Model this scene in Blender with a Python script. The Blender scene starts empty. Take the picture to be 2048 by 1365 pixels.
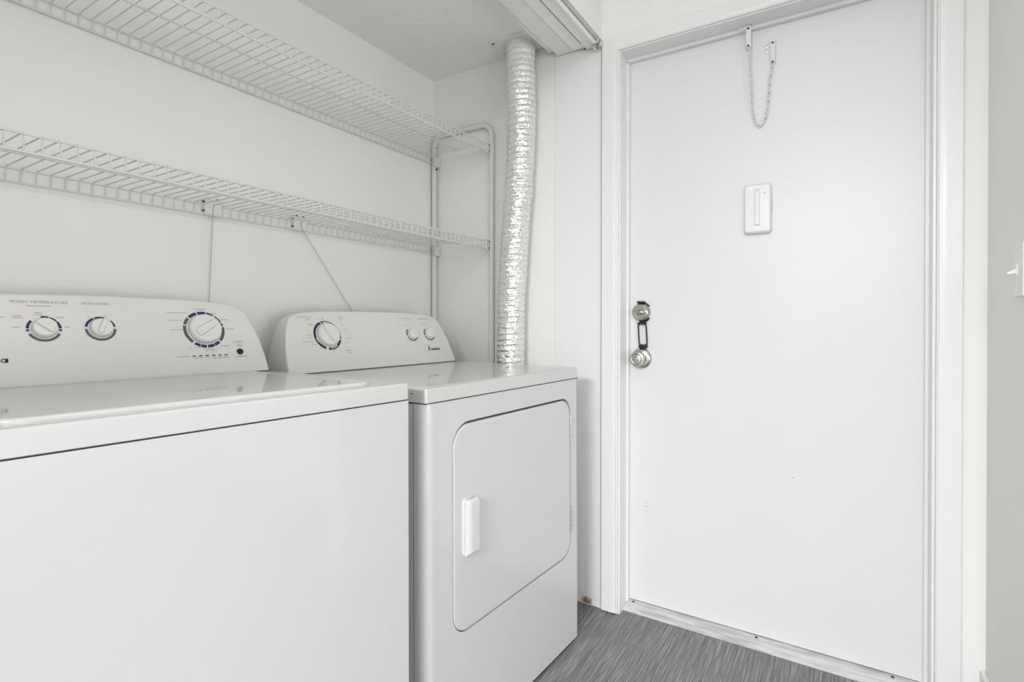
import bpy, bmesh, math, random
from mathutils import Vector, Matrix
random.seed(7)
D = bpy.data
SC = bpy.context.scene
COL = SC.collection
PI = math.pi
R = math.radians

# ------------------------------------------------------------------ camera
cam = D.cameras.new('camera')
cam_o = D.objects.new('camera', cam)
COL.objects.link(cam_o)
cam.sensor_fit = 'HORIZONTAL'
cam.sensor_width = 36.0
cam.lens = 1050.04 / 2048 * 36
cam.shift_y = -(682.5 - 648.97) / 2048
cam.clip_start = 0.02
cam.clip_end = 60
CR = Vector((0.84818527, 0.52969857, 0.00108639))
CD = Vector((0.00326946, -0.00318432, -0.99998959))
CF = Vector((-0.52968959, 0.84817998, -0.00443272))
cm = Matrix.Identity(4)
for i in range(3):
    cm[i][0] = CR[i]; cm[i][1] = -CD[i]; cm[i][2] = -CF[i]
cm[0][3], cm[1][3], cm[2][3] = 0.0, 0.0, 1.07234
cam_o.matrix_world = cm
SC.camera = cam_o

# ------------------------------------------------------------------ world, lights, exposure
w = D.worlds.new('world')
SC.world = w
w.use_nodes = True
bg = w.node_tree.nodes['Background']
bg.inputs[0].default_value = (0.86, 0.93, 1.0, 1)
bg.inputs[1].default_value = 0.1


def area(name, loc, rot, sx, sy, power, color):
    l = D.lights.new(name, 'AREA')
    l.shape = 'RECTANGLE'
    l.size = sx; l.size_y = sy
    l.energy = power
    l.color = color
    o = D.objects.new(name, l)
    COL.objects.link(o)
    o.location = loc
    o.rotation_euler = rot
    return o


# daylight from behind the camera, set at an invented, unseen window
area('rear_daylight_fill', (0.3, -4.05, 0.95), (R(90), 0, 0), 3.0, 1.75, 14, (0.97, 0.985, 1.0))
# fill added to brighten the closet, at an invented side window right of camera
area('side_fill_light', (3.05, -0.4, 0.85), (R(90), 0, R(90)), 1.9, 1.2, 40, (1.0, 0.99, 0.965))
# unseen overhead fill lights, added to balance door and closet; no fixtures built
area('overhead_fill_light', (0.0, -3.2, 2.40), (0, 0, 0), 1.0, 1.0, 262, (0.94, 0.968, 1.0))  # added to brighten the lower door; there is no skylight opening
area('rear_ceiling_fill_light', (0.2, -2.0, 2.40), (0, 0, 0), 0.8, 0.8, 8, (1.0, 0.985, 0.96))
area('hall_fill_light', (-0.1, 0.5, 2.42), (0, 0, 0), 0.4, 0.4, 2.6, (1.0, 0.97, 0.92))  # added to lift the appliance tops

vs = SC.view_settings
vs.view_transform = 'Standard'
vs.look = 'None'
vs.exposure = 0.19
vs.gamma = 1.0
vs.use_curve_mapping = False


# ------------------------------------------------------------------ materials
def mat(name, color, rough=0.5, metal=0.0, coat=0.0, bump=None, spec=0.5, extra=None):
    m = D.materials.new(name)
    m.use_nodes = True
    nt = m.node_tree
    b = nt.nodes['Principled BSDF']
    b.inputs['Base Color'].default_value = (*color, 1)
    b.inputs['Roughness'].default_value = rough
    b.inputs['Metallic'].default_value = metal
    b.inputs['Specular IOR Level'].default_value = spec
    if coat:
        b.inputs['Coat Weight'].default_value = coat
        b.inputs['Coat Roughness'].default_value = 0.02
    if bump:
        scale, strength, dist, detail = bump
        tc = nt.nodes.new('ShaderNodeTexCoord')
        nz = nt.nodes.new('ShaderNodeTexNoise')
        nz.inputs['Scale'].default_value = scale
        nz.inputs['Detail'].default_value = detail
        bp = nt.nodes.new('ShaderNodeBump')
        bp.inputs['Strength'].default_value = strength
        bp.inputs['Distance'].default_value = dist
        nt.links.new(tc.outputs['Object'], nz.inputs['Vector'])
        nt.links.new(nz.outputs['Fac'], bp.inputs['Height'])
        nt.links.new(bp.outputs['Normal'], b.inputs['Normal'])
    if extra:
        extra(nt, b)
    return m


def mottled(c1, c2, scale):
    def f(nt, b):
        tc = nt.nodes.new('ShaderNodeTexCoord')
        nz = nt.nodes.new('ShaderNodeTexNoise')
        nz.inputs['Scale'].default_value = scale
        nz.inputs['Detail'].default_value = 4
        rp = nt.nodes.new('ShaderNodeValToRGB')
        rp.color_ramp.elements[0].color = (*c1, 1)
        rp.color_ramp.elements[0].position = 0.35
        rp.color_ramp.elements[1].color = (*c2, 1)
        rp.color_ramp.elements[1].position = 0.65
        nt.links.new(tc.outputs['Object'], nz.inputs['Vector'])
        nt.links.new(nz.outputs['Fac'], rp.inputs['Fac'])
        nt.links.new(rp.outputs['Color'], b.inputs['Base Color'])
    return f


M_WALL = mat('wall_paint', (0.90, 0.893, 0.868), 0.6, bump=(180, 0.06, 0.002, 3), extra=mottled((0.893, 0.886, 0.858), (0.907, 0.90, 0.876), 3))
M_CEIL = mat('popcorn_ceiling', (0.95, 0.945, 0.925), 0.9, bump=(110, 0.55, 0.008, 6))
M_TRIM = mat('trim_gloss_paint', (0.86, 0.86, 0.855), 0.32, bump=(25, 0.05, 0.003, 2))
M_SHELF = mat('shelf_vinyl_coat', (0.74, 0.73, 0.70), 0.4)
M_CLIP = mat('clip_plastic', (0.82, 0.81, 0.79), 0.4)
M_FRAME = mat('frame_tube_paint', (0.76, 0.755, 0.72), 0.35)
M_PLASTIC = mat('white_plastic', (0.84, 0.84, 0.83), 0.3)
M_ENAMEL = mat('appliance_enamel', (0.64, 0.64, 0.643), 0.28, coat=0.55, spec=0.4)
M_CONSOLE = mat('console_plastic', (0.79, 0.785, 0.765), 0.3, bump=(400, 0.03, 0.001, 2))
M_KNOB = mat('knob_plastic', (0.82, 0.82, 0.81), 0.28)
M_DARK = mat('gap_dark', (0.03, 0.03, 0.03), 0.7)
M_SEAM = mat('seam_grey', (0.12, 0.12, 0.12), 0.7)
M_HANDLE = mat('handle_plastic', (0.66, 0.66, 0.67), 0.3)
M_BLUE = mat('print_blue', (0.013, 0.026, 0.115), 0.5)
M_NAVY = mat('print_navy', (0.018, 0.03, 0.06), 0.5)
M_GREYP = mat('print_grey', (0.11, 0.108, 0.10), 0.5)
M_TEXT = mat('print_text', (0.24, 0.235, 0.225), 0.6)
M_TEXT2 = mat('print_text_light', (0.40, 0.395, 0.38), 0.6)
M_PRINT = mat('fine_print', (0.50, 0.495, 0.475), 0.6)
M_LOGO = mat('logo_navy', (0.02, 0.028, 0.045), 0.4)
M_NICKEL = mat('satin_nickel', (0.55, 0.53, 0.49), 0.28, metal=1.0)
M_CHROME = mat('chrome', (0.78, 0.78, 0.77), 0.15, metal=1.0)
M_BLACKP = mat('black_plastic', (0.014, 0.014, 0.017), 0.4)
M_ZINC = mat('zinc_rail', (0.60, 0.585, 0.49), 0.4, metal=0.4)
M_TRACK = mat('track_white_metal', (0.92, 0.92, 0.91), 0.35)
M_STRING = mat('grey_string', (0.55, 0.53, 0.49), 0.8)
M_SIDE = mat('cabinet_side_grey', (0.62, 0.62, 0.61), 0.3)
M_SCREW = mat('dark_screw', (0.05, 0.048, 0.045), 0.4, metal=0.5)


def door_extra(nt, b):
    tc = nt.nodes.new('ShaderNodeTexCoord')
    nz = nt.nodes.new('ShaderNodeTexNoise')
    nz.inputs['Scale'].default_value = 2.2
    nz.inputs['Detail'].default_value = 3
    rp = nt.nodes.new('ShaderNodeValToRGB')
    rp.color_ramp.elements[0].color = (0.80, 0.80, 0.802, 1)
    rp.color_ramp.elements[1].color = (0.82, 0.82, 0.823, 1)
    # fine scuffs: sparse stretched noise
    mp = nt.nodes.new('ShaderNodeMapping')
    mp.inputs['Scale'].default_value = (60, 1, 9)
    n2 = nt.nodes.new('ShaderNodeTexNoise')
    n2.inputs['Scale'].default_value = 1.0
    n2.inputs['Detail'].default_value = 5
    r2 = nt.nodes.new('ShaderNodeValToRGB')
    r2.color_ramp.elements[0].position = 0.74
    r2.color_ramp.elements[0].color = (1, 1, 1, 1)
    r2.color_ramp.elements[1].position = 0.80
    r2.color_ramp.elements[1].color = (0.90, 0.895, 0.885, 1)
    mx = nt.nodes.new('ShaderNodeMix')
    mx.data_type = 'RGBA'
    mx.blend_type = 'MULTIPLY'
    mx.inputs['Factor'].default_value = 0.6
    nt.links.new(tc.outputs['Object'], nz.inputs['Vector'])
    nt.links.new(nz.outputs['Fac'], rp.inputs['Fac'])
    nt.links.new(tc.outputs['Object'], mp.inputs['Vector'])
    nt.links.new(mp.outputs['Vector'], n2.inputs['Vector'])
    nt.links.new(n2.outputs['Fac'], r2.inputs['Fac'])
    nt.links.new(rp.outputs['Color'], mx.inputs['A'])
    nt.links.new(r2.outputs['Color'], mx.inputs['B'])
    nt.links.new(mx.outputs['Result'], b.inputs['Base Color'])


M_DOOR = mat('door_paint', (0.86, 0.86, 0.86), 0.38, bump=(14, 0.04, 0.003, 3), extra=door_extra)


def floor_extra(nt, b):
    tc = nt.nodes.new('ShaderNodeTexCoord')
    out = []
    for sc, det in (((520, 9, 1), 2), ((190, 3.0, 1), 3), ((1100, 30, 1), 1)):
        mp = nt.nodes.new('ShaderNodeMapping')
        mp.inputs['Scale'].default_value = sc
        nz = nt.nodes.new('ShaderNodeTexNoise')
        nz.inputs['Scale'].default_value = 1.0
        nz.inputs['Detail'].default_value = det
        nt.links.new(tc.outputs['Object'], mp.inputs['Vector'])
        nt.links.new(mp.outputs['Vector'], nz.inputs['Vector'])
        out.append(nz.outputs['Fac'])
    a = nt.nodes.new('ShaderNodeMath'); a.operation = 'MULTIPLY_ADD'
    nt.links.new(out[0], a.inputs[0]); a.inputs[1].default_value = 0.55
    m2 = nt.nodes.new('ShaderNodeMath'); m2.operation = 'MULTIPLY'
    nt.links.new(out[1], m2.inputs[0]); m2.inputs[1].default_value = 0.35
    nt.links.new(m2.outputs[0], a.inputs[2])
    a2 = nt.nodes.new('ShaderNodeMath'); a2.operation = 'MULTIPLY_ADD'
    nt.links.new(out[2], a2.inputs[0]); a2.inputs[1].default_value = 0.2
    nt.links.new(a.outputs[0], a2.inputs[2])
    rp = nt.nodes.new('ShaderNodeValToRGB')
    e = rp.color_ramp.elements
    e[0].position = 0.40; e[0].color = (0.10, 0.098, 0.10, 1)
    e[1].position = 0.70; e[1].color = (0.42, 0.417, 0.425, 1)
    k = e.new(0.55); k.color = (0.20, 0.197, 0.20, 1)
    nt.links.new(a2.outputs[0], rp.inputs['Fac'])
    nt.links.new(rp.outputs['Color'], b.inputs['Base Color'])
    bp = nt.nodes.new('ShaderNodeBump')
    bp.inputs['Strength'].default_value = 0.15
    bp.inputs['Distance'].default_value = 0.002
    nt.links.new(a2.outputs[0], bp.inputs['Height'])
    nt.links.new(bp.outputs['Normal'], b.inputs['Normal'])


M_FLOOR = mat('vinyl_floor', (0.2, 0.2, 0.2), 0.42, extra=floor_extra)


def stain_extra(nt, b):
    # rust / mould stain at the foot of the closet trim board (a stain with its own shape)
    tc = nt.nodes.new('ShaderNodeTexCoord')
    sx = nt.nodes.new('ShaderNodeSeparateXYZ')
    nt.links.new(tc.outputs['Object'], sx.inputs[0])
    nz = nt.nodes.new('ShaderNodeTexNoise')
    nz.inputs['Scale'].default_value = 70
    nz.inputs['Detail'].default_value = 5
    nt.links.new(tc.outputs['Object'], nz.inputs['Vector'])
    # mask = 1 - dist to (-.835, *, .012) in stretched space + noise
    def math_(op, a, c):
        n = nt.nodes.new('ShaderNodeMath'); n.operation = op
        for i, v in enumerate((a, c)):
            if isinstance(v, (int, float)):
                n.inputs[i].default_value = v
            else:
                nt.links.new(v, n.inputs[i])
        return n.outputs[0]
    dx = math_('DIVIDE', math_('ADD', sx.outputs['X'], 0.812), 0.030)
    dz = math_('DIVIDE', math_('SUBTRACT', sx.outputs['Z'], 0.012), 0.022)
    d = math_('SQRT', math_('ADD', math_('MULTIPLY', dx, dx), math_('MULTIPLY', dz, dz)), 0)
    v = math_('SUBTRACT', math_('MULTIPLY', nz.outputs['Fac'], 1.9), d)
    rp = nt.nodes.new('ShaderNodeValToRGB')
    e = rp.color_ramp.elements
    e[0].position = 0.02; e[0].color = (0.86, 0.86, 0.855, 1)
    e[1].position = 0.75; e[1].color = (0.22, 0.13, 0.07, 1)
    k = e.new(0.3); k.color = (0.62, 0.50, 0.38, 1)
    nt.links.new(v, rp.inputs['Fac'])
    nt.links.new(rp.outputs['Color'], b.inputs['Base Color'])


M_TRIMSTAIN = mat('trim_paint_stained', (0.86, 0.86, 0.855), 0.4, extra=stain_extra)


def foil_extra(nt, b):
    tc = nt.nodes.new('ShaderNodeTexCoord')
    nz = nt.nodes.new('ShaderNodeTexVoronoi')
    nz.inputs['Scale'].default_value = 95
    n2 = nt.nodes.new('ShaderNodeTexNoise')
    n2.inputs['Scale'].default_value = 60
    n2.inputs['Detail'].default_value = 5
    ad = nt.nodes.new('ShaderNodeMath'); ad.operation = 'MULTIPLY_ADD'
    nt.links.new(tc.outputs['Object'], nz.inputs['Vector'])
    nt.links.new(tc.outputs['Object'], n2.inputs['Vector'])
    nt.links.new(nz.outputs['Distance'], ad.inputs[0])
    ad.inputs[1].default_value = 0.7
    nt.links.new(n2.outputs['Fac'], ad.inputs[2])
    bp = nt.nodes.new('ShaderNodeBump')
    bp.inputs['Strength'].default_value = 0.55
    bp.inputs['Distance'].default_value = 0.006
    nt.links.new(ad.outputs[0], bp.inputs['Height'])
    nt.links.new(bp.outputs['Normal'], b.inputs['Normal'])
    # less metallic and rougher on the upper length of the duct, shinier foil lower down
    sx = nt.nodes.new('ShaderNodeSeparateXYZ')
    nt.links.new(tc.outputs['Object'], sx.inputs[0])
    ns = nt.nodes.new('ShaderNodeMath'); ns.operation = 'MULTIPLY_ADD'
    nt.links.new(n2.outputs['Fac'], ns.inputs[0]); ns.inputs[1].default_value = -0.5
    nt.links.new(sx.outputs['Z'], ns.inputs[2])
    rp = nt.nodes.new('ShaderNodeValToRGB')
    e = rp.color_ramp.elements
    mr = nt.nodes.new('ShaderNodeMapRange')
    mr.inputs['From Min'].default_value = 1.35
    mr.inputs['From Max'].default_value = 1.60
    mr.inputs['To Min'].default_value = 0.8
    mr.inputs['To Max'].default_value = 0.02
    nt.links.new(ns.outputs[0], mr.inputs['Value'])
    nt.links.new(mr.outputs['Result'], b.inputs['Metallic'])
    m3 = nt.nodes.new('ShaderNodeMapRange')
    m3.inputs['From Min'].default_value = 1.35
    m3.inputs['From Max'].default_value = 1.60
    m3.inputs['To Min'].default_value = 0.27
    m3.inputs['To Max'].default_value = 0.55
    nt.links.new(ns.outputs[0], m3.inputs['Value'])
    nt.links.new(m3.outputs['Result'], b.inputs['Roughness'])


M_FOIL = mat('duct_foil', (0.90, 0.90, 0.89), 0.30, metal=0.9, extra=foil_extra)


# ------------------------------------------------------------------ mesh helpers
def finish(name, bm, m, parent=None, smooth=None, recalc=True):
    if recalc:
        bmesh.ops.recalc_face_normals(bm, faces=bm.faces[:])
    me = D.meshes.new(name)
    bm.to_mesh(me)
    bm.free()
    if m is not None:
        me.materials.append(m)
    if smooth:
        me.polygons.foreach_set('use_smooth', [True] * len(me.polygons))
        me.set_sharp_from_angle(angle=R(smooth))
    o = D.objects.new(name, me)
    COL.objects.link(o)
    if smooth:
        wn = o.modifiers.new('weighted_normal', 'WEIGHTED_NORMAL')
        wn.keep_sharp = True
        wn.weight = 80
    if parent is not None:
        o.parent = parent
    return o


def dup(o, parent=None, **kw):
    c = o.copy()
    COL.objects.link(c)
    if parent is not None:
        c.parent = parent
    for k, v in kw.items():
        setattr(c, k, v)
    return c


def tag(o, label, cat, group=None, kind=None):
    o['label'] = label
    o['category'] = cat
    if group:
        o['group'] = group
    if kind:
        o['kind'] = kind
    return o


def struct(o):
    o['kind'] = 'structure'
    return o


def empty(name, loc=(0, 0, 0), rot=(0, 0, 0)):
    o = D.objects.new(name, None)
    o.empty_display_size = 0.05
    COL.objects.link(o)
    o.location = loc
    o.rotation_euler = rot
    return o


def add_box(bm, x0, x1, y0, y1, z0, z1):
    vs_ = [bm.verts.new(p) for p in ((x0, y0, z0), (x1, y0, z0), (x1, y1, z0), (x0, y1, z0), (x0, y0, z1), (x1, y0, z1), (x1, y1, z1), (x0, y1, z1))]
    for f in ((0, 3, 2, 1), (4, 5, 6, 7), (0, 1, 5, 4), (1, 2, 6, 5), (2, 3, 7, 6), (3, 0, 4, 7)):
        bm.faces.new([vs_[i] for i in f])
    return vs_


def box(name, x0, x1, y0, y1, z0, z1, m, parent=None, bev=0.0, seg=2):
    bm = bmesh.new()
    add_box(bm, x0, x1, y0, y1, z0, z1)
    if bev:
        bmesh.ops.bevel(bm, geom=bm.edges[:], offset=bev, segments=seg, profile=0.5, affect='EDGES')
    return finish(name, bm, m, parent, smooth=35 if bev else None)


def loft(bm, rings, cap0=True, cap1=True, closed=True):
    vr = [[bm.verts.new(p) for p in r] for r in rings]
    n = len(vr[0])
    for a, b in zip(vr[:-1], vr[1:]):
        for i in range(n if closed else n - 1):
            j = (i + 1) % n
            bm.faces.new((a[i], a[j], b[j], b[i]))
    if cap0:
        bm.faces.new(list(reversed(vr[0])))
    if cap1:
        bm.faces.new(vr[-1])
    return vr


def tube(bm, pts, r, n=8, cap=True):
    pts = [Vector(p) for p in pts]
    rings = []
    t0 = (pts[1] - pts[0]).normalized()
    ref = Vector((0, 0, 1)) if abs(t0.z) < 0.9 else Vector((1, 0, 0))
    nrm = t0.cross(ref).normalized()
    for i, p in enumerate(pts):
        if i == 0:
            t = t0
        elif i == len(pts) - 1:
            t = (pts[i] - pts[i - 1]).normalized()
        else:
            t = ((pts[i] - pts[i - 1]).normalized() + (pts[i + 1] - pts[i]).normalized()).normalized()
        nrm = (nrm - t * nrm.dot(t)).normalized()
        b = t.cross(nrm)
        rr = r[i] if isinstance(r, (list, tuple)) else r
        rings.append([p + nrm * math.cos(a) * rr + b * math.sin(a) * rr for a in (2 * PI * k / n for k in range(n))])
    loft(bm, rings, cap, cap)


def lathe(bm, prof, n=32, mtx=None, cap=True):
    """prof: list of (radius, z)"""
    rings = []
    for r, z in prof:
        ring = []
        for k in range(n):
            a = 2 * PI * k / n
            v = Vector((r * math.cos(a), r * math.sin(a), z))
            ring.append(mtx @ v if mtx else v)
        rings.append(ring)
    loft(bm, rings, cap, cap)


def rrect(x0, x1, y0, y1, r, seg=6):
    """rounded rectangle outline (ccw); r may be a 4-tuple: BL, BR, TR, TL"""
    rs = r if isinstance(r, (tuple, list)) else (r,) * 4
    pts = []
    for (cx, cy, a0, rr) in ((x0 + rs[0], y0 + rs[0], PI, rs[0]), (x1 - rs[1], y0 + rs[1], 1.5 * PI, rs[1]),
                             (x1 - rs[2], y1 - rs[2], 0, rs[2]), (x0 + rs[3], y1 - rs[3], 0.5 * PI, rs[3])):
        for k in range(seg + 1):
            a = a0 + 0.5 * PI * k / seg
            pts.append((cx + rr * math.cos(a), cy + rr * math.sin(a)))
    return pts


def inset(pts, d):
    """inset a convex ccw outline by distance d"""
    n = len(pts)
    out = []
    for i in range(n):
        p0, p1, p2 = Vector(pts[i - 1]), Vector(pts[i]), Vector(pts[(i + 1) % n])
        e1 = (p1 - p0); e2 = (p2 - p1)
        if e1.length < 1e-9: e1 = e2
        if e2.length < 1e-9: e2 = e1
        n1 = Vector((-e1.y, e1.x)).normalized(); n2 = Vector((-e2.y, e2.x)).normalized()
        nn = (n1 + n2)
        nn = nn / max(nn.length_squared, 1e-6) * 2
        out.append((p1.x + nn.x * d, p1.y + nn.y * d))
    return out


# ------------------------------------------------------------------ the setting
XB, YW, XR, ZC = -1.569, 1.840, 0.330, 2.165      # closet back wall, door wall, right wall, closet ceiling
XH = -0.755                                        # hall side face of the closet header
YN = -0.16                                         # near end of the closet
HC = 2.44                                          # hall ceiling

struct(box('floor', -2.4, 3.3, -4.3, 2.0, -0.06, 0.0, M_FLOOR))
struct(box('wall_left', XB - 0.1, XB, YN - 0.1, 2.0, 0.0, ZC + 0.3, M_WALL))
bm = bmesh.new()
add_box(bm, XB, -0.702, YW, YW + 0.15, 0, HC)
add_box(bm, -0.702, 0.236, YW, YW + 0.15, 2.075, HC)
add_box(bm, 0.236, 3.2, YW, YW + 0.15, 0, HC)
struct(finish('wall_far', bm, M_WALL))
struct(box('wall_right', XR, XR + 0.1, 1.36, YW, 0, HC, M_WALL))
bm = bmesh.new()      # closet near end return + the hall wall towards the room behind
add_box(bm, XB, XH, YN - 0.1, YN, 0, HC)
add_box(bm, XH - 0.1, XH, -0.9, YN - 0.1, 0, HC)
struct(finish('wall_near', bm, M_WALL))
# header over the closet opening
struct(box('wall_header', -0.937, XH, YN, YW, 2.122, HC, M_WALL))
struct(box('ceiling', -2.4, 3.3, -4.3, 2.0, HC, HC + 0.08, M_CEIL))
o = struct(box('ceiling.001', XB, -0.937, YN, YW, ZC, ZC + 0.06, M_CEIL))
# unseen room behind the camera, invented to carry daylight through its windows
bm = bmesh.new()
add_box(bm, -2.4, XH - 0.1, -1.0, -0.9, 0, HC)
add_box(bm, -2.5, -2.4, -4.3, -0.9, 0, HC)
add_box(bm, 3.1, 3.2, -4.3, -1.4, 0, HC)          # side wall around its window
add_box(bm, 3.1, 3.2, 0.6, YW, 0, HC)
add_box(bm, 3.1, 3.2, -1.4, 0.6, 2.05, HC)
add_box(bm, 3.1, 3.2, -1.4, 0.6, 0, 0.25)
add_box(bm, -2.4, -1.2, -4.2, -4.1, 0, HC)        # rear wall around its window
add_box(bm, 1.8, 3.1, -4.2, -4.1, 0, HC)
add_box(bm, -1.2, 1.8, -4.2, -4.1, 1.95, HC)
add_box(bm, -1.2, 1.8, -4.2, -4.1, 0, 0.06)
struct(finish('wall_rear', bm, M_WALL))

# board along the closet side of the corner, next to the door casing
struct(box('trim_1', -0.950, -0.7565, 1.8372, YW, 0.004, 2.11, M_TRIMSTAIN, bev=0.0015))
struct(box('trim_joint_shade', -0.7565, -0.7515, 1.8385, YW, 0.004, 2.105, M_SEAM))      # dark strip standing in for shade in the joint between board and casing


def casing(name, x0, x1, z0, z1, vertical, flip):
    """casing stick with an eased, slightly coved inner edge; flip: inner edge at low side"""
    prof = [(0, 0), (0, 0.011), (0.003, 0.014), (0.040, 0.0145), (0.052, 0.0125), (0.057, 0.012), (0.060, 0.0135), (0.063, 0.0125), (0.065, 0.009), (0.0655, 0)]
    bm = bmesh.new()
    wd = (x1 - x0) if vertical else (z1 - z0)
    k = wd / 0.0655
    rings = []
    for end in (0, 1):
        ring = []
        for a, t in prof:
            a *= k
            if vertical:
                x = x1 - a if flip else x0 + a
                inner = a / wd
                z = z0 if end == 0 else z1 - (0.055 * inner)      # mitre
                ring.append((x, YW - t, z))
            else:
                z = z1 - a
                inner = a / wd
                x = (x0 + 0.0655 * inner) if end == 0 else (x1 - 0.058 * inner)
                ring.append((x, YW - t, z))
        rings.append(ring)
    loft(bm, rings)
    return struct(finish(name, bm, M_TRIM, smooth=30))


casing('trim_2', -0.7515, -0.686, 0.004, 2.117, True, False)
casing('trim_3', -0.7515, 0.280, 2.062, 2.117, False, False)
casing('trim_4', 0.222, 0.280, 0.004, 2.117, True, True)

# door jambs and stops
bm = bmesh.new()
add_box(bm, -0.702, -0.682, 1.8375, 1.99, 0.0, 2.059)
add_box(bm, -0.682, -0.6735, 1.905, 1.9215, 0.02, 2.050)
struct(finish('trim_5', bm, M_TRIM))
bm = bmesh.new()
add_box(bm, 0.216, 0.236, 1.8375, 1.99, 0.0, 2.059)
add_box(bm, 0.2075, 0.216, 1.905, 1.9215, 0.02, 2.050)
struct(finish('trim_6', bm, M_TRIM))
bm = bmesh.new()
add_box(bm, -0.702, 0.236, 1.8375, 1.99, 2.059, 2.075)
add_box(bm, -0.682, 0.216, 1.905, 1.9215, 2.0475, 2.059)
struct(finish('trim_7', bm, M_TRIM))
struct(box('baseboard_right', XR - 0.012, XR, 1.36, YW - 0.001, 0.0, 0.150, M_TRIM, bev=0.003))

# ------------------------------------------------------------------ entry door
door = empty('door_1', (-0.233, 1.924, 0.0))
struct(door)
DX, DY = -0.233, 1.924
YD = 1.9235                       # visible face of the slab


def dpart(name, bm, m, parent=door, smooth=30):
    o = finish(name, bm, m, parent, smooth)
    return o


def at_door(x, z, y=YD):
    """matrix: local x right, local y up, local z out of the door; in door space"""
    return Matrix.Translation((x - DX, y - DY, z)) @ Matrix(((1, 0, 0, 0), (0, 0, -1, 0), (0, 1, 0, 0), (0, 0, 0, 1)))


bm = bmesh.new()
add_box(bm, -0.6805 - DX, 0.2145 - DX, YD - DY, 0.044, 0.024, 2.0560)
bmesh.ops.bevel(bm, geom=bm.edges[:], offset=0.0015, segments=2, profile=0.5, affect='EDGES')
dpart('door_slab', bm, M_DOOR)

# deadbolt with thumb turn
bm = bmesh.new()
lathe(bm, [(0.0345, 0.0), (0.0345, 0.006), (0.033, 0.010), (0.027, 0.016), (0.0235, 0.0175), (0.0235, 0.0165), (0.019, 0.0165)], 40, at_door(-0.629, 1.109))
db = dpart('deadbolt', bm, M_NICKEL)
bm = bmesh.new()
rings = []
for d, k in ((0.0160, 1.0), (0.026, 0.98), (0.034, 0.88), (0.0385, 0.65), (0.040, 0.35)):
    ol = rrect(-0.0205 * k, 0.0205 * k, -0.0078 * k ** 1.6, 0.0078 * k ** 1.6, 0.0070 * k ** 1.6, 5)
    rings.append([at_door(-0.629, 1.109) @ Vector((a, b, d)) for a, b in ol])
loft(bm, rings)
dpart('thumb_turn', bm, M_NICKEL, db)

# keyed knob
bm = bmesh.new()
lathe(bm, [(0.038, 0.0), (0.038, 0.004), (0.035, 0.0085), (0.028, 0.012), (0.016, 0.014)], 40, at_door(-0.629, 0.937))
kn = dpart('door_knob', bm, M_NICKEL)
bm = bmesh.new()
lathe(bm, [(0.0125, 0.012), (0.0125, 0.026), (0.017, 0.031), (0.0255, 0.038), (0.0275, 0.046), (0.0275, 0.054), (0.0255, 0.059), (0.0205, 0.0605), (0.0165, 0.0585), (0.0165, 0.0570)], 40, at_door(-0.629, 0.937))
dpart('knob_grip', bm, M_NICKEL, kn)
bm = bmesh.new()
lathe(bm, [(0.016, 0.0572), (0.016, 0.0585), (0.009, 0.0600), (0.009, 0.0590), (0.005, 0.0590), (0.0045, 0.064), (0.003, 0.0648)], 28, at_door(-0.629, 0.937))
dpart('lock_button', bm, M_NICKEL, kn)
bm = bmesh.new()
lathe(bm, [(0.0036, 0.0), (0.0036, 0.0108), (0.0028, 0.0112)], 16, at_door(-0.6035, 0.9365))
dpart('screw', bm, M_SCREW, kn)
# scuffs and a chip in the door paint
for (x, z, wd, hh) in ((-0.611, 0.402, 0.010, 0.0016), (-0.610, 0.386, 0.010, 0.0016), (-0.6095, 0.368, 0.010, 0.0016), (-0.128, 0.568, 0.003, 0.003)):
    bm = bmesh.new()
    ol = rrect(-wd / 2, wd / 2, -hh / 2, hh / 2, hh * 0.45, 3)
    loft(bm, [[at_door(x, z) @ Vector((a + b * 1.2, b, d)) for a, b in ol] for d in (0.0, 0.0003)])
    dpart('paint_scuff', bm, M_TEXT2 if wd > 0.005 else M_TEXT)

# black strap guard looped over the deadbolt
st = empty('lock_guard', (-0.625, YD, 0.975))
tag(st, 'black plastic strap guard hooked over the deadbolt and hanging above the door knob', 'lock guard')


def sp(x, z, y):
    return Vector((x + 0.625, y - YD, z - 0.975))


bm = bmesh.new()
pts = [sp(-0.629 + 0.0375 * math.cos(a), 1.109 + 0.0375 * math.sin(a), YD - 0.006) for a in (R(-100 + 5 * k) for k in range(14))]
tube(bm, pts, 0.0028, 8)
finish('hook_arm', bm, M_BLACKP, st, 40)
bm = bmesh.new()
pts = [sp(-0.629 + 0.0375 * math.cos(a), 1.109 + 0.0375 * math.sin(a), YD - 0.006) for a in (R(35 + 5 * k) for k in range(10))]
tube(bm, pts, 0.0022, 8)
finish('hook_arm', bm, M_BLACKP, st, 40)
bm = bmesh.new()
add_box(bm, -0.644 + 0.625, -0.614 + 0.625, -0.014, -0.001, 1.143 - 0.975, 1.150 - 0.975)
bmesh.ops.bevel(bm, geom=bm.edges[:], offset=0.002, segments=2, profile=0.5, affect='EDGES')
finish('top_clip', bm, M_BLACKP, st, 40)
bm = bmesh.new()
add_box(bm, -0.642 + 0.625, -0.609 + 0.625, -0.013, -0.001, 1.063 - 0.975, 1.071 - 0.975)
bmesh.ops.bevel(bm, geom=bm.edges[:], offset=0.002, segments=2, profile=0.5, affect='EDGES')
finish('neck_bar', bm, M_BLACKP, st, 40)
bm = bmesh.new()
ol = rrect(-0.0150, 0.0150, -0.041, 0.041, 0.012, 6)
pts = [sp(-0.6235 + a - 0.06 * b, 1.026 + b, YD - 0.006) for a, b in ol]
pts.append(pts[0].copy()); pts.append(pts[1].copy())
tube(bm, pts, 0.0027, 8, cap=False)
finish('loop_frame', bm, M_BLACKP, st, 40)
bm = bmesh.new()
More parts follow.
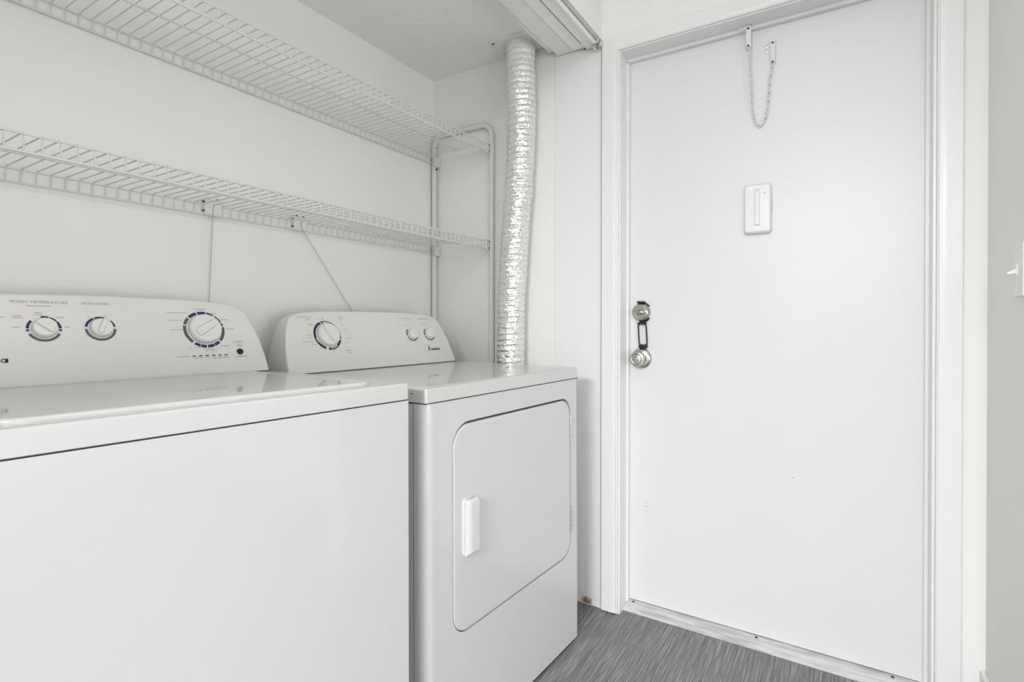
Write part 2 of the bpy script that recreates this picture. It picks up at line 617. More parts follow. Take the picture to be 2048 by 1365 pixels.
add_box(bm, -0.637 + 0.625, -0.605 + 0.625, -0.014, -0.001, 0.975 - 0.975, 0.989 - 0.975)
bmesh.ops.bevel(bm, geom=bm.edges[:], offset=0.003, segments=3, profile=0.5, affect='EDGES')
finish('end_block', bm, M_BLACKP, st, 40)

# white plastic device stuck to the door
dv = empty('door_chime', (-0.233, YD, 1.366))
tag(dv, 'white rounded plastic box with a raised vertical bar stuck high on the door', 'door device')


def dvm(d):
    return Matrix(((1, 0, 0, 0), (0, 0, -1, 0), (0, 1, 0, 0), (0, 0, 0, 1)))


mv = dvm(0)
ol0 = rrect(-0.043, 0.043, 0.0, 0.166, 0.012, 6)
bm = bmesh.new()
loft(bm, [[mv @ Vector((a, b, d)) for a, b in inset(ol0, i)] for d, i in ((0.0, 0.0), (0.014, 0.001), (0.020, 0.004), (0.0225, 0.009))])
finish('housing', bm, M_PLASTIC, dv, 50)
bm = bmesh.new()
ol1 = rrect(-0.0085, 0.0085, 0.026, 0.140, 0.004, 4)
loft(bm, [[mv @ Vector((a, b, d)) for a, b in inset(ol1, i)] for d, i in ((0.022, 0.0), (0.0265, 0.0006), (0.0285, 0.003))])
finish('slide_bar', bm, M_PLASTIC, dv, 50)
bm = bmesh.new()
ol1 = rrect(-0.0085, 0.0085, 0.143, 0.150, 0.003, 4)
loft(bm, [[mv @ Vector((a, b, d)) for a, b in inset(ol1, i)] for d, i in ((0.022, 0.0), (0.026, 0.0016))])
finish('thumb_tab', bm, M_PLASTIC, dv, 50)
bm = bmesh.new()
loft(bm, [[mv @ Vector((a, b, d)) for a, b in ((0.019, 0.129), (0.025, 0.129), (0.022, 0.1345))] for d in (0.022, 0.0232)])
finish('arrow_mark', bm, M_TEXT2, dv)
for k in range(5):
    bm = bmesh.new()
    lathe(bm, [(0.0018, 0.0), (0.0018, 0.001)], 12, Matrix.Translation((0.0425, -0.008, 0.068 + 0.0095 * k)) @ Matrix.Rotation(R(90), 4, 'Y'))
    finish('side_hole', bm, M_GREYP, dv)

# chain door guard
ch = empty('door_chain', (-0.23, YD, 1.724))
tag(ch, 'painted white chain door guard hanging in a U from the top of the door', 'door chain')


def cp(x, y, z):
    return Vector((x + 0.23, y - YD, z - 1.724))


def slide(name, x, y, z0, z1):
    bm = bmesh.new()
    ol = rrect(-0.0085, 0.0085, 0, z1 - z0, 0.004, 4)
    loft(bm, [[cp(x + a, y - d, z0 + b) for a, b in inset(ol, i)] for d, i in ((0.0, 0.0), (0.009, 0.0005), (0.0115, 0.003))])
    o = finish(name, bm, M_PLASTIC, ch, 50)
    for zz in (z1 - 0.012, z0 + 0.004):
        b2 = bmesh.new()
        lathe(b2, [(0.0035, 0), (0.0035, 0.0012)], 14, Matrix.Translation(cp(x, y - 0.0112, zz)) @ Matrix.Rotation(R(90), 4, 'X'))
        finish('slot_hole', b2, M_SCREW, o)
    return o


slide('chain_holder', -0.2605, 1.9040, 1.985, 2.058)
slide('chain_holder', -0.1895, YD, 1.922, 2.000)
bm = bmesh.new()
add_box(bm, *[v for v in (-0.292 + 0.23, -0.252 + 0.23)], 1.900 - YD, 1.9045 - YD, 2.049 - 1.724, 2.0585 - 1.724)
bmesh.ops.bevel(bm, geom=bm.edges[:], offset=0.001, segments=1, profile=0.5, affect='EDGES')
finish('mount_plate', bm, M_PLASTIC, ch)
for x, z in ((-0.286, 2.056), (-0.272, 2.0605)):
    bm = bmesh.new()
    lathe(bm, [(0.005, 0.0), (0.0045, 0.002), (0.002, 0.0032)], 16, Matrix.Translation(cp(x, 1.9045 - 0.003, z)) @ Matrix.Rotation(R(90), 4, 'X'))
    finish('screw', bm, M_PLASTIC, ch, 50)
for z in (1.9835, 1.9700):
    bm = bmesh.new()
    lathe(bm, [(0.0046, 0.0), (0.0042, 0.002), (0.002, 0.003)], 16, Matrix.Translation(cp(-0.2085, YD, z)) @ Matrix.Rotation(R(90), 4, 'X'))
    finish('screw', bm, M_CHROME, ch, 50)
# chain links along a hanging curve
P0, P1 = (-0.2585, 1.984), (-0.1895, 1.9205)
ctrl = [(-0.2585, 1.984), (-0.256, 1.93), (-0.2535, 1.87), (-0.251, 1.81), (-0.2475, 1.765), (-0.240, 1.737), (-0.2305, 1.725), (-0.2195, 1.731), (-0.209, 1.752), (-0.2035, 1.79), (-0.2005, 1.83), (-0.198, 1.87), (-0.192, 1.905), (-0.1895, 1.9205)]


def cr(p, t):
    n = len(p) - 1
    f = min(max(t, 0), 0.99999) * n
    i = int(f); u = f - i
    g = lambda k: Vector(p[min(max(k, 0), n)])
    a, b, c, d = g(i - 1), g(i), g(i + 1), g(i + 2)
    return 0.5 * ((2 * b) + (c - a) * u + (2 * a - 5 * b + 4 * c - d) * u * u + (3 * b - a - 3 * c + d) * u ** 3)


dense = [cr(ctrl, k / 600) for k in range(601)]
cum = [0]
for a, b in zip(dense[:-1], dense[1:]):
    cum.append(cum[-1] + (b - a).length)
bm = bmesh.new()
NL, n2 = 16, 6
rings = []
for k in range(NL):
    a = 2 * PI * k / NL
    lx, lz = 0.0048 * math.cos(a), 0.0090 * math.sin(a)
    c = Vector((lx, 0, lz))
    nn = Vector((math.cos(a), 0, math.sin(a)))
    rings.append([c + nn * 0.0017 * math.cos(q) + Vector((0, 1, 0)) * 0.0017 * math.sin(q) for q in (2 * PI * j / n2 for j in range(n2))])
rings.append(rings[0])
vr = [[bm.verts.new(p) for p in r] for r in rings[:-1]]
for i in range(NL):
    A, B = vr[i], vr[(i + 1) % NL]
    for j in range(n2):
        bm.faces.new((A[j], A[(j + 1) % n2], B[(j + 1) % n2], B[j]))
link0 = finish('chain_link', bm, M_PLASTIC, ch, 60)
nl = int(cum[-1] / 0.0135)
for k in range(nl + 1):
    s = cum[-1] * k / nl
    i = next(j for j in range(len(cum)) if cum[j] >= s - 1e-9)
    i = min(max(i, 1), len(dense) - 2)
    p = dense[i]; t = (dense[i + 1] - dense[i - 1]).normalized()
    ang = math.atan2(t.x, t.y)
    lk = link0 if k == 0 else dup(link0, ch)
    y = 1.8985 if s < cum[-1] * 0.25 else (YD - 0.0055 if s > cum[-1] * 0.55 else 1.8985 + (YD - 0.0055 - 1.8985) * (s / cum[-1] - 0.25) / 0.3)
    lk.matrix_local = Matrix.Translation(cp(p.x, y, p.y)) @ Matrix.Rotation(ang, 4, 'Y') @ Matrix.Rotation(R(28 if k % 2 else -62), 4, 'Z')

# threshold
th = empty('door_threshold', (-0.233, 1.90, 0.0))
tag(th, 'scuffed light grey metal threshold strip along the foot of the door', 'threshold')
bm = bmesh.new()
prof = [(1.872, 0.0), (1.872, 0.004), (1.884, 0.0125), (1.888, 0.012), (1.900, 0.0185), (1.9225, 0.0215), (1.975, 0.0215), (1.975, 0.0)]
loft(bm, [[(x + 0.233, y - 1.90, z) for y, z in prof] for x in (-0.6815, 0.2155)])
M_THR = mat('threshold_paint', (0.6, 0.6, 0.6), 0.4, extra=None)


def thr_extra(nt, b):
    tc = nt.nodes.new('ShaderNodeTexCoord')
    mp = nt.nodes.new('ShaderNodeMapping'); mp.inputs['Scale'].default_value = (9, 90, 30)
    nz = nt.nodes.new('ShaderNodeTexNoise'); nz.inputs['Scale'].default_value = 1; nz.inputs['Detail'].default_value = 5
    rp = nt.nodes.new('ShaderNodeValToRGB')
    rp.color_ramp.elements[0].position = 0.35; rp.color_ramp.elements[0].color = (0.47, 0.465, 0.455, 1)
    rp.color_ramp.elements[1].position = 0.6; rp.color_ramp.elements[1].color = (0.68, 0.68, 0.675, 1)
    nt.links.new(tc.outputs['Object'], mp.inputs['Vector']); nt.links.new(mp.outputs['Vector'], nz.inputs['Vector'])
    nt.links.new(nz.outputs['Fac'], rp.inputs['Fac']); nt.links.new(rp.outputs['Color'], b.inputs['Base Color'])


thr_extra(M_THR.node_tree, M_THR.node_tree.nodes['Principled BSDF'])
finish('strip', bm, M_THR, th)
for x in (-0.655, -0.233, 0.136):
    bm = bmesh.new()
    lathe(bm, [(0.0045, 0.0), (0.0045, 0.0015)], 14, Matrix.Translation((x + 0.233, 1.913 - 1.90, 0.0203)))
    finish('screw', bm, M_SCREW, th)

# light switch on the right wall
sw = empty('light_switch', (XR, 1.53, 1.127))
tag(sw, 'white toggle light switch on the right wall beside the door', 'light switch')
bm = bmesh.new()
ol = rrect(-0.030, 0.042, 0.0, 0.117, 0.004, 4)
loft(bm, [[(-d, a, b) for a, b in inset(ol, i)] for d, i in ((0.0, 0.0), (0.004, 0.0008), (0.0065, 0.003))])
finish('cover_plate', bm, M_PLASTIC, sw, 50)
bm = bmesh.new()
add_box(bm, -0.0085, -0.005, 0.0, 0.012, 0.046, 0.071)
finish('toggle_frame', bm, M_PLASTIC, sw)
bm = bmesh.new()
loft(bm, [[(-0.007, 0.002, 0.052), (-0.007, 0.010, 0.052), (-0.007, 0.010, 0.062), (-0.007, 0.002, 0.062)],
          [(-0.023, 0.003, 0.050), (-0.023, 0.009, 0.050), (-0.023, 0.009, 0.054), (-0.023, 0.003, 0.054)]])
finish('toggle', bm, M_PLASTIC, sw)
for z in (0.0285, 0.0885):
    bm = bmesh.new()
    lathe(bm, [(0.0032, 0.0), (0.0028, 0.001)], 12, Matrix.Translation((-0.0064, 0.006, z)) @ Matrix.Rotation(R(-90), 4, 'Y'))
    finish('screw', bm, M_PLASTIC, sw)

# ------------------------------------------------------------------ closet header boards and sliding track
struct(box('trim_8', -0.965, -0.937, YN + 0.002, 1.815, 2.121, ZC, M_TRIM, bev=0.001))
struct(box('trim_9', -0.937, -0.865, YN + 0.002, 1.834, 2.110, 2.122, M_TRIM, bev=0.001))
tr = empty('closet_track', (-0.815, YN, 2.122))
tag(tr, 'white metal sliding door track along the closet header, slotted underneath', 'door track')


def tb(name, x0, x1, y0, y1, z0, z1, m, bev=0.0):
    bm = bmesh.new()
    add_box(bm, x0 + 0.815, x1 + 0.815, y0 - YN, y1 - YN, z0 - 2.122, z1 - 2.122)
    if bev:
        bmesh.ops.bevel(bm, geom=bm.edges[:], offset=bev, segments=2, profile=0.5, affect='EDGES')
    return finish(name, bm, m, tr, 40 if bev else None)


tb('inner_flange', -0.8645, -0.8210, YN + 0.004, 1.825, 2.106, 2.1215, M_TRACK, 0.001)
tb('outer_flange', -0.8135, -0.772, YN + 0.004, 1.832, 2.100, 2.1215, M_TRACK, 0.001)
tb('slot_floor', -0.8210, -0.8135, YN + 0.004, 1.79, 2.1085, 2.1215, M_DARK)
tb('slot_plug', -0.8210, -0.8135, 1.79, 1.825, 2.103, 2.1215, M_TRACK)
tb('slot_pin', -0.8180, -0.8140, 1.818, 1.828, 2.099, 2.103, M_SCREW)
tb('fascia_lip', -0.772, -0.764, YN + 0.004, 1.832, 2.092, 2.1215, M_TRACK, 0.001)
bm = bmesh.new()
tube(bm, [(-0.7575 + 0.815, 0.004, 2.112 - 2.122), (-0.7575 + 0.815, 1.790 - YN, 2.112 - 2.122)], 0.0052, 10)
finish('rail_rod', bm, M_ZINC, tr, 60)
bm = bmesh.new()
tube(bm, [(-0.7575 + 0.815, 1.60 - YN, 2.112 - 2.122), (-0.7575 + 0.815, 1.612 - YN, 2.112 - 2.122)], 0.0064, 10)
finish('rod_joint', bm, M_ZINC, tr, 60)
tb('end_bracket', -0.776, -0.750, 1.792, 1.797, 2.092, 2.121, M_ZINC, 0.001)
for x, z in ((-0.771, 2.090), (-0.752, 2.096)):
    bm = bmesh.new()
    tube(bm, [(x + 0.815, 1.800 - YN, z - 2.122), (x + 0.815, 1.822 - YN, z - 2.122)], 0.0085, 14)
    finish('guide_wheel', bm, M_CHROME, tr, 50)

# ------------------------------------------------------------------ wire shelves
PITCH = 0.0266
XF, XK = -1.248, -1.558


def wire_shelf(zd, label):
    root = empty('wire_shelf', (0, 0, zd))
    tag(root, label, 'shelf', 'white wire shelves on the closet wall')
    y0, y1 = YN + 0.02, 1.806
    bm = bmesh.new()
    tube(bm, [(XF, 0, -0.0345), (XF, 0, -0.004), (XF - 0.001, 0, 0.0015), (XF - 0.006, 0, 0.0025), (XK + 0.004, 0, 0.0025), (XK, 0, -0.001), (XK, 0, -0.030)], 0.0016, 6)
    first = finish('cross_wire', bm, M_SHELF, root, 50)
    n = int((y1 - y0 - 0.01) / PITCH)
    for k in range(n + 1):
        c = first if k == 0 else dup(first, root)
        c.location = (0, y1 - 0.006 - PITCH * k, 0)
    for nm, x, z, r in (('front_rail', XF + 0.0035, -0.0335, 0.0029), ('front_rail', XF + 0.0022, -0.001, 0.0019), ('middle_rail', -1.395, -0.002, 0.0026),
                        ('back_rail', XK + 0.004, -0.0005, 0.0019), ('back_rail', XK + 0.0035, -0.029, 0.0027)):
        bm = bmesh.new()
        tube(bm, [(x, y0, z), (x, y1, z)], r, 8)
        finish(nm, bm, M_SHELF, root, 60)
    # end cap joining the lip to the pole
    bm = bmesh.new()
    add_box(bm, XF - 0.002, XF + 0.010, y1 - 0.020, y1 + 0.002, -0.040, 0.004)
    bmesh.ops.bevel(bm, geom=bm.edges[:], offset=0.002, segments=2, profile=0.5, affect='EDGES')
    cap = finish('end_cap', bm, M_SHELF, root, 40)
    for z in (-0.004, -0.032):
        bm = bmesh.new()
        lathe(bm, [(0.0028, 0), (0.0028, 0.001)], 12, Matrix.Translation((XF + 0.0098, y1 - 0.004, z)) @ Matrix.Rotation(R(90), 4, 'Y'))
        finish('rivet', bm, M_SCREW, cap)
    return root


wire_shelf(1.411, 'lower white wire shelf, with clips and two strings below its back edge')
wire_shelf(1.812, 'upper white wire shelf, just under the closet ceiling')

# support pole frame at the closet end
fr = empty('pole_frame', (-1.40, 1.823, 0.0))
tag(fr, 'white bent tube frame holding the shelf ends against the closet end wall', 'shelf frame')
pts = []
XA, XZ, ZT, RB = -1.553, -1.240, 1.905, 0.052
pts.append((XA, 0.0)); pts.append((XA, ZT - RB))
for k in range(1, 9):
    a = PI - 0.5 * PI * k / 8
    pts.append((XA + RB + RB * math.cos(a), ZT - RB + RB * math.sin(a)))
for k in range(0, 9):
    a = 0.5 * PI - 0.5 * PI * k / 8
    pts.append((XZ - RB + RB * math.cos(a), ZT - RB + RB * math.sin(a)))
pts.append((XZ, 0.0))
bm = bmesh.new()
tube(bm, [(x + 1.40, 0, z) for x, z in pts], 0.0112, 14)
finish('pole', bm, M_FRAME, fr, 60)
for z in (1.786, 1.388):
    bm = bmesh.new()
    add_box(bm, -1.548 + 1.40, -1.530 + 1.40, -0.016, 0.014, z - 0.020, z + 0.022)
    bmesh.ops.bevel(bm, geom=bm.edges[:], offset=0.003, segments=2, profile=0.5, affect='EDGES')
    c = finish('pole_clip', bm, M_SHELF, fr, 40)
    zs = z - 0.028 if z > 1.6 else z + 0.074
    bm = bmesh.new()
    lathe(bm, [(0.005, 0), (0.0045, 0.003)], 14, Matrix.Translation((-1.5425 + 1.40, 0.002, zs)) @ Matrix.Rotation(R(90), 4, 'Y'))
    finish('screw', bm, M_SCREW, fr, 50)

# wall clips under the lower shelf and their strings
for (y, lab, slab, y2, z2) in ((0.840, 'square white shelf clip on the back wall above the washer', 'thin grey string hanging straight down from the shelf clip behind the washer', 0.824, 1.02),
                               (1.131, 'square white shelf clip on the back wall above the dryer', 'thin grey string slanting from the shelf clip down behind the dryer', 1.43, 1.02)):
    c = empty('shelf_clip', (XB, y, 1.406))
    tag(c, lab, 'shelf clip', 'shelf clips on the back wall')
    bm = bmesh.new()
    ol = rrect(-0.027, 0.027, -0.024, 0.024, 0.004, 4)
    loft(bm, [[(d, a, b) for a, b in inset(ol, i)] for d, i in ((0.0005, 0.0), (0.014, 0.0005), (0.017, 0.003))])
    pl = finish('plate', bm, M_CLIP, c, 45)
    for sy, sz, w2, h2 in ((-0.0275, 0.013, 0.0022, 0.0022), (-0.0275, -0.013, 0.0022, 0.0022), (-0.012, 0.0245, 0.002, 0.0015), (-0.012, -0.0245, 0.002, 0.0015), (0.013, -0.0245, 0.002, 0.0015), (0.013, 0.0245, 0.002, 0.0015)):
        bm = bmesh.new()
        add_box(bm, 0.010, 0.0165, sy - w2, sy + w2, sz - h2, sz + h2)
        finish('notch', bm, M_SCREW, c)
    s = empty('hanging_string', (XB + 0.012, y, 1.40))
    tag(s, slab, 'string')
    bm = bmesh.new()
    x1 = 0.012
    tube(bm, [(0.0065, 0, 0.012), (0.0075, 0.003 * (1 if y2 > y else -1), -0.01), (0.002 if y2 > y else 0.002, (y2 - y) * 0.5, (z2 - 1.40) * 0.5), (-0.004, y2 - y, z2 - 1.40)], 0.0013, 6)
    finish('strand', bm, M_STRING, s, 60)

# ------------------------------------------------------------------ dryer exhaust duct
du = empty('exhaust_duct', (-1.09, 1.775, 0.3))
tag(du, 'crinkled foil and white flexible exhaust duct rising from behind the dryer to the ceiling', 'duct')
cl = [(2.157, -1.066, 1.772), (2.10, -1.0665, 1.772), (2.00, -1.066, 1.772), (1.90, -1.063, 1.774), (1.75, -1.068, 1.776), (1.60, -1.078, 1.776), (1.45, -1.092, 1.776), (1.30, -1.103, 1.776), (1.15, -1.110, 1.774), (1.00, -1.113, 1.772), (0.80, -1.113, 1.768), (0.45, -1.113, 1.768), (0.20, -1.113, 1.768)]
rng = random.Random(3)
RIB = 0.0222
nper = 8
Lz = cl[0][0] - cl[-1][0]
nst = int(Lz / RIB * nper)
NA = 44
rings = []
ph = [rng.uniform(0, 6.28) for _ in range(400)]


def duct_c(z):
    for (za, xa, ya), (zb, xb, yb) in zip(cl[:-1], cl[1:]):
        if za >= z >= zb:
            t = (za - z) / (za - zb)
            t = t * t * (3 - 2 * t) * 0.5 + t * 0.5
            return xa + (xb - xa) * t, ya + (yb - ya) * t
    return cl[-1][1], cl[-1][2]


for k in range(nst + 1):
    z = cl[0][0] - Lz * k / nst
    cx, cy = duct_c(z)
    rib = int(k / nper)
    q = (k % nper) / nper
    prof = math.sin(PI * q) ** 0.55
    crink = 0.0007 + 0.0011 * min(max((1.85 - z) / 0.4, 0), 1)
    ring = []
    for j in range(NA):
        a = 2 * PI * j / NA
        hel = (q + j / NA) % 1.0
        pr = abs(math.sin(PI * hel)) ** 0.5
        rr = 0.0505 + 0.0052 * pr + rng.uniform(-1, 1) * crink + 0.0010 * math.sin(a * 3 + ph[rib])
        ring.append((cx + 1.09 + rr * math.cos(a), cy - 1.775 + rr * math.sin(a), z - 0.3 + 0.0012 * math.sin(a * 2 + ph[rib + 50])))
    rings.append(ring)
bm = bmesh.new()
loft(bm, rings, False, False)
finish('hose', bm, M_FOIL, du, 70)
# collar plate on the closet ceiling with its screw and clamp ring
bm = bmesh.new()
ol = rrect(-1.165 + 1.09, -0.972 + 1.09, 1.695 - 1.775, 1.833 - 1.775, 0.004, 3)
loft(bm, [[(a, b, z) for a, b in ol] for z in (ZC - 0.3 - 0.004, ZC - 0.3)])
finish('ceiling_plate', bm, M_PLASTIC, du)
bm = bmesh.new()
lathe(bm, [(0.0535, -0.035), (0.0555, -0.033), (0.0555, -0.006), (0.060, -0.0045)], 40, Matrix.Translation((-1.066 + 1.09, 1.772 - 1.775, ZC - 0.3)))
finish('collar', bm, M_PLASTIC, du, 40)
bm = bmesh.new()
lathe(bm, [(0.004, -0.0065), (0.0045, -0.004)], 12, Matrix.Translation((-1.155 + 1.09, 1.708 - 1.775, ZC - 0.3)))
finish('screw', bm, M_SCREW, du)


# ------------------------------------------------------------------ laundry machines
TILT = R(22)
CT, ST = math.cos(TILT), math.sin(TILT)


def console_outline(W):
    half = [(0.004, 0.0), (0.006, 0.04), (0.0135, 0.092), (0.024, 0.132), (0.0335, 0.160), (0.043, 0.177), (0.055, 0.188), (0.072, 0.1955), (0.098, 0.2003), (0.15, 0.2045), (0.23, 0.2075), (W / 2, 0.209)]
    right = [(-r, s) for r, s in half]                     # going up the right side to the middle
    left = [(-(W - r), s) for r, s in reversed(half[:-1])]  # and down the left side
    return right + left                                     # ccw seen from the front (u right, s up)


class Face:
    """tilted console face: u along the width, s up the face, d out of it"""

    def __init__(self, w0, z0):
        self.w0, self.z0 = w0, z0

    def p(self, u, s, d=0.0):
        return Vector((self.w0 - s * ST + d * CT, u, self.z0 + s * CT + d * ST))

    def m(self, u, s, d=0.0):
        o = self.p(u, s, d)
        return Matrix(((0, -ST, CT, o.x), (1, 0, 0, o.y), (0, CT, ST, o.z), (0, 0, 0, 1)))


def console(root, W, F, xback):
    ol = console_outline(W)
    bm = bmesh.new()
    rings = []
    cu = -W / 2
    for d, ins in ((0.0, 0.0075), (-0.0012, 0.0040), (-0.004, 0.0012), (-0.009, 0.0)):
        rings.append([F.p(u + (ins if u < cu else -ins) * min(1, abs(u - cu) / 0.1), max(s - ins, 0.0) if s > 0.02 else s, d) for u, s in ol])
    for t, sh, zd in ((0.35, 0.0, 0.001), (0.7, 0.002, 0.006), (0.92, 0.007, 0.018), (1.0, 0.013, 0.030)):
        ring = []
        for u, s in ol:
            a = F.p(u, s, -0.009)
            zz = F.z0 + s * CT
            b = Vector((xback, u, zz))
            q = a.lerp(b, t)
            q.y += (sh if u < cu else -sh) * min(1, abs(u - cu) / 0.1)
            q.z -= zd * min(1, s / 0.1)
            ring.append(q)
        rings.append(ring)
    loft(bm, rings)
    return finish('console', bm, M_CONSOLE, root, 32)


def arc(F, u, s, r0, r1, a0, a1, m, parent, name='dial_mark'):
    bm = bmesh.new()
    n = max(3, int(abs(a1 - a0) / 6))
    mt = F.m(u, s, 0.0)
    lo = [mt @ Vector((r * math.cos(R(a)), r * math.sin(R(a)), 0.0005)) for r, a in
          [(r1, a0 + (a1 - a0) * k / n) for k in range(n + 1)] + [(r0, a1 - (a1 - a0) * k / n) for k in range(n + 1)]]
    vsb = [bm.verts.new(p) for p in lo]
    for k in range(n):
        bm.faces.new((vsb[k], vsb[k + 1], vsb[2 * n + 1 - k - 1], vsb[2 * n + 1 - k]))
    return finish(name, bm, m, parent, recalc=False)


def knob(F, u, s, rad, h, ang, parent, grip=0.008):
    mt = F.m(u, s, 0.0)
    bm = bmesh.new()
    lathe(bm, [(rad, 0.0005), (rad, h * 0.55), (rad * 0.965, h * 0.85), (rad * 0.90, h), (rad * 0.5, h * 1.04)], 44, mt)
    k = finish('knob', bm, M_KNOB, parent, 40)
    bm = bmesh.new()
    L, wd = rad * 0.93, rad * 0.30
    mt2 = mt @ Matrix.Rotation(R(ang), 4, 'Z')
    rings = []
    for d, kk in ((h * 0.9, 1.0), (h + grip * 0.6, 0.92), (h + grip, 0.70)):
        ol = rrect(-L * kk * 0.9, L * kk, -wd * kk, wd * kk, wd * kk * 0.9, 5)
        rings.append([mt2 @ Vector((a, b * (1 - 0.35 * (a / L) if a > 0 else 1), d)) for a, b in ol])
    loft(bm, rings)
    finish('grip', bm, M_KNOB, k, 40)
    return k


def text(F, body, size, u, s, m, parent, align='CENTER', name='lettering', xs=1.0, bold=0.0):
    cu = D.curves.new(name, 'FONT')
    cu.body = body
    cu.size = size
    cu.align_x = align
    cu.align_y = 'CENTER'
    cu.offset = bold
    cu.resolution_u = 2
    to = D.objects.new(name + '_tmp', cu)
    COL.objects.link(to)
    dg = bpy.context.evaluated_depsgraph_get()
    me = D.meshes.new_from_object(to.evaluated_get(dg))
    D.objects.remove(to)
    me.transform(F.m(u, s, 0.0007) @ Matrix.Diagonal((xs, 1, 1, 1)))
    me.materials.clear()
    me.materials.append(m)
    me.name = name
    o = D.objects.new(name, me)
    COL.objects.link(o)
    o.parent = parent
    return o


def dash(F, u, s, L, h, m, parent, name='print_line'):
    bm = bmesh.new()
    ol = rrect(-L / 2, L / 2, -h / 2, h / 2, h * 0.4, 2)
    mt = F.m(u, s, 0.0006)
    f = bm.faces.new([bm.verts.new(mt @ Vector((a, b, 0))) for a, b in ol])
    return finish(name, bm, m, parent, recalc=False)


def slab(bm, x0, x1, y0, y1, z0, z1, rad, be, top_only=False, seg=6):
    """plan-rounded slab with eased top (and bottom) edge"""
    ol = rrect(x0, x1, y0, y1, rad, seg)
    st_ = []
    if top_only:
        st_.append((z0, 0))
    else:
        st_ += [(z0, 0.0016), (z0 + 0.0006, 0.0005), (z0 + 0.0018, 0)]
    st_ += [(z1 - be, 0), (z1 - be * 0.3, be * 0.3), (z1, be)]
    loft(bm, [[(a, b, z) for a, b in inset(ol, i)] for z, i in st_])


def front_panel(root, W, z0, z1, rad, ret, hole=None, name='front_panel'):
    """sheet front with rounded vertical edges that returns along both sides; optional rounded hole"""
    bm = bmesh.new()
    # flat part
    outer = [(-W + rad, z0), (-rad, z0), (-rad, z1), (-W + rad, z1)]
    if hole is None:
        bm.faces.new([bm.verts.new((0, u, z)) for u, z in outer])
    else:
        vo = [bm.verts.new((0, u, z)) for u, z in outer]
        vi = [bm.verts.new((0, u, z)) for u, z in hole]
        ed = [bm.edges.new((vo[i], vo[(i + 1) % 4])) for i in range(4)]
        ed += [bm.edges.new((vi[i], vi[(i + 1) % len(vi)])) for i in range(len(vi))]
        bmesh.ops.triangle_fill(bm, use_beauty=True, use_dissolve=False, edges=ed)
        # eased rim into the recess
        prev = vi
        for dx, ins in ((-0.0012, 0.0), (-0.02, -0.001)):
            cur = [bm.verts.new((dx, u, z)) for u, z in inset(hole, ins)]
            for i in range(len(prev)):
                j = (i + 1) % len(prev)
                bm.faces.new((prev[i], prev[j], cur[j], cur[i]))
            prev = cur
        bm.faces.new(prev)
    for side in (0, 1):
        pr = []
        for k in range(9):
            a = 0.5 * PI * k / 8
            x = -rad + rad * math.cos(a)
            y = rad * math.sin(a)
            pr.append((x, (-rad + y) if side else (-W + rad - y)))
        pr.append((-ret, 0 if side else -W))
        pr.append((-ret, -0.006 if side else -W + 0.006))
        lo = [bm.verts.new((x, y, z0)) for x, y in pr]
        hi = [bm.verts.new((x, y, z1)) for x, y in pr]
        for i in range(len(pr) - 1):
            bm.faces.new((lo[i], lo[i + 1], hi[i + 1], hi[i]))
    bmesh.ops.remove_doubles(bm, verts=bm.verts[:], dist=1e-5)
    return finish(name, bm, M_ENAMEL, root, 32)


def feet(root, W, depth, zb):
    for x in (-0.06, -depth + 0.06):
        for y in (-0.06, -W + 0.06):
            bm = bmesh.new()
            zg = zb[(x < -0.3, y < -0.3)]
            lathe(bm, [(0.018, zg), (0.020, zg + 0.004), (0.012, zg + 0.006), (0.012, 0.03)], 16, Matrix.Translation((x, y, 0)))
            finish('foot', bm, M_BLACKP, root, 40)


# ---- dryer
DR = empty('dryer', (-0.74765, 1.63826, 0.0), (-0.00303, -0.00827, -0.05756))
tag(DR, 'white clothes dryer with a side hinged front door, right of the washing machine', 'dryer')
W = 0.737
ZG, ZTOP = 0.8832, 0.9185
hole = rrect(-0.6470, -0.0605, 0.302, 0.823, (0.058, 0.058, 0.055, 0.062), 8)
front_panel(DR, W, 0.011, ZG - 0.002, 0.026, 0.038, hole)
box('cabinet', -0.665, -0.032, -W + 0.006, -0.006, 0.014, ZG - 0.003, M_SIDE, DR)
for sgn in (0, 1):
    y = -W + 0.0005 if sgn == 0 else -0.0055
    box('side_panel', -0.665, -0.0425, y, y + 0.005, 0.013, ZG - 0.003, M_ENAMEL, DR)
feet(DR, W, 0.66, {(False, False): 0.0008, (False, True): -0.001, (True, False): 0.006, (True, True): 0.0045})
# top
bm = bmesh.new()
slab(bm, -0.672, 0.003, -W - 0.001, 0.001, ZG + 0.0004, ZTOP, (0.006, 0.006, 0.028, 0.028), 0.005)
# rrect order is BL, BR, TR, TL in (x, y): front corners are at high x
tp = finish('top_panel', bm, M_ENAMEL, DR, 32)
bm = bmesh.new()
slab(bm, -0.510, -0.009, -W + 0.009, -0.032, ZTOP - 0.001, ZTOP + 0.0016, 0.02, 0.0022, True)
finish('top_panel_field', bm, M_ENAMEL, tp, 40)
bm = bmesh.new()
ol = rrect(-W + 0.004, -0.004, 0, 1, 0.0001, 1)
add_box(bm, -0.66, -0.004, -W + 0.004, -0.004, ZG - 0.003, ZG + 0.002)
finish('top_seam', bm, M_SEAM, DR)
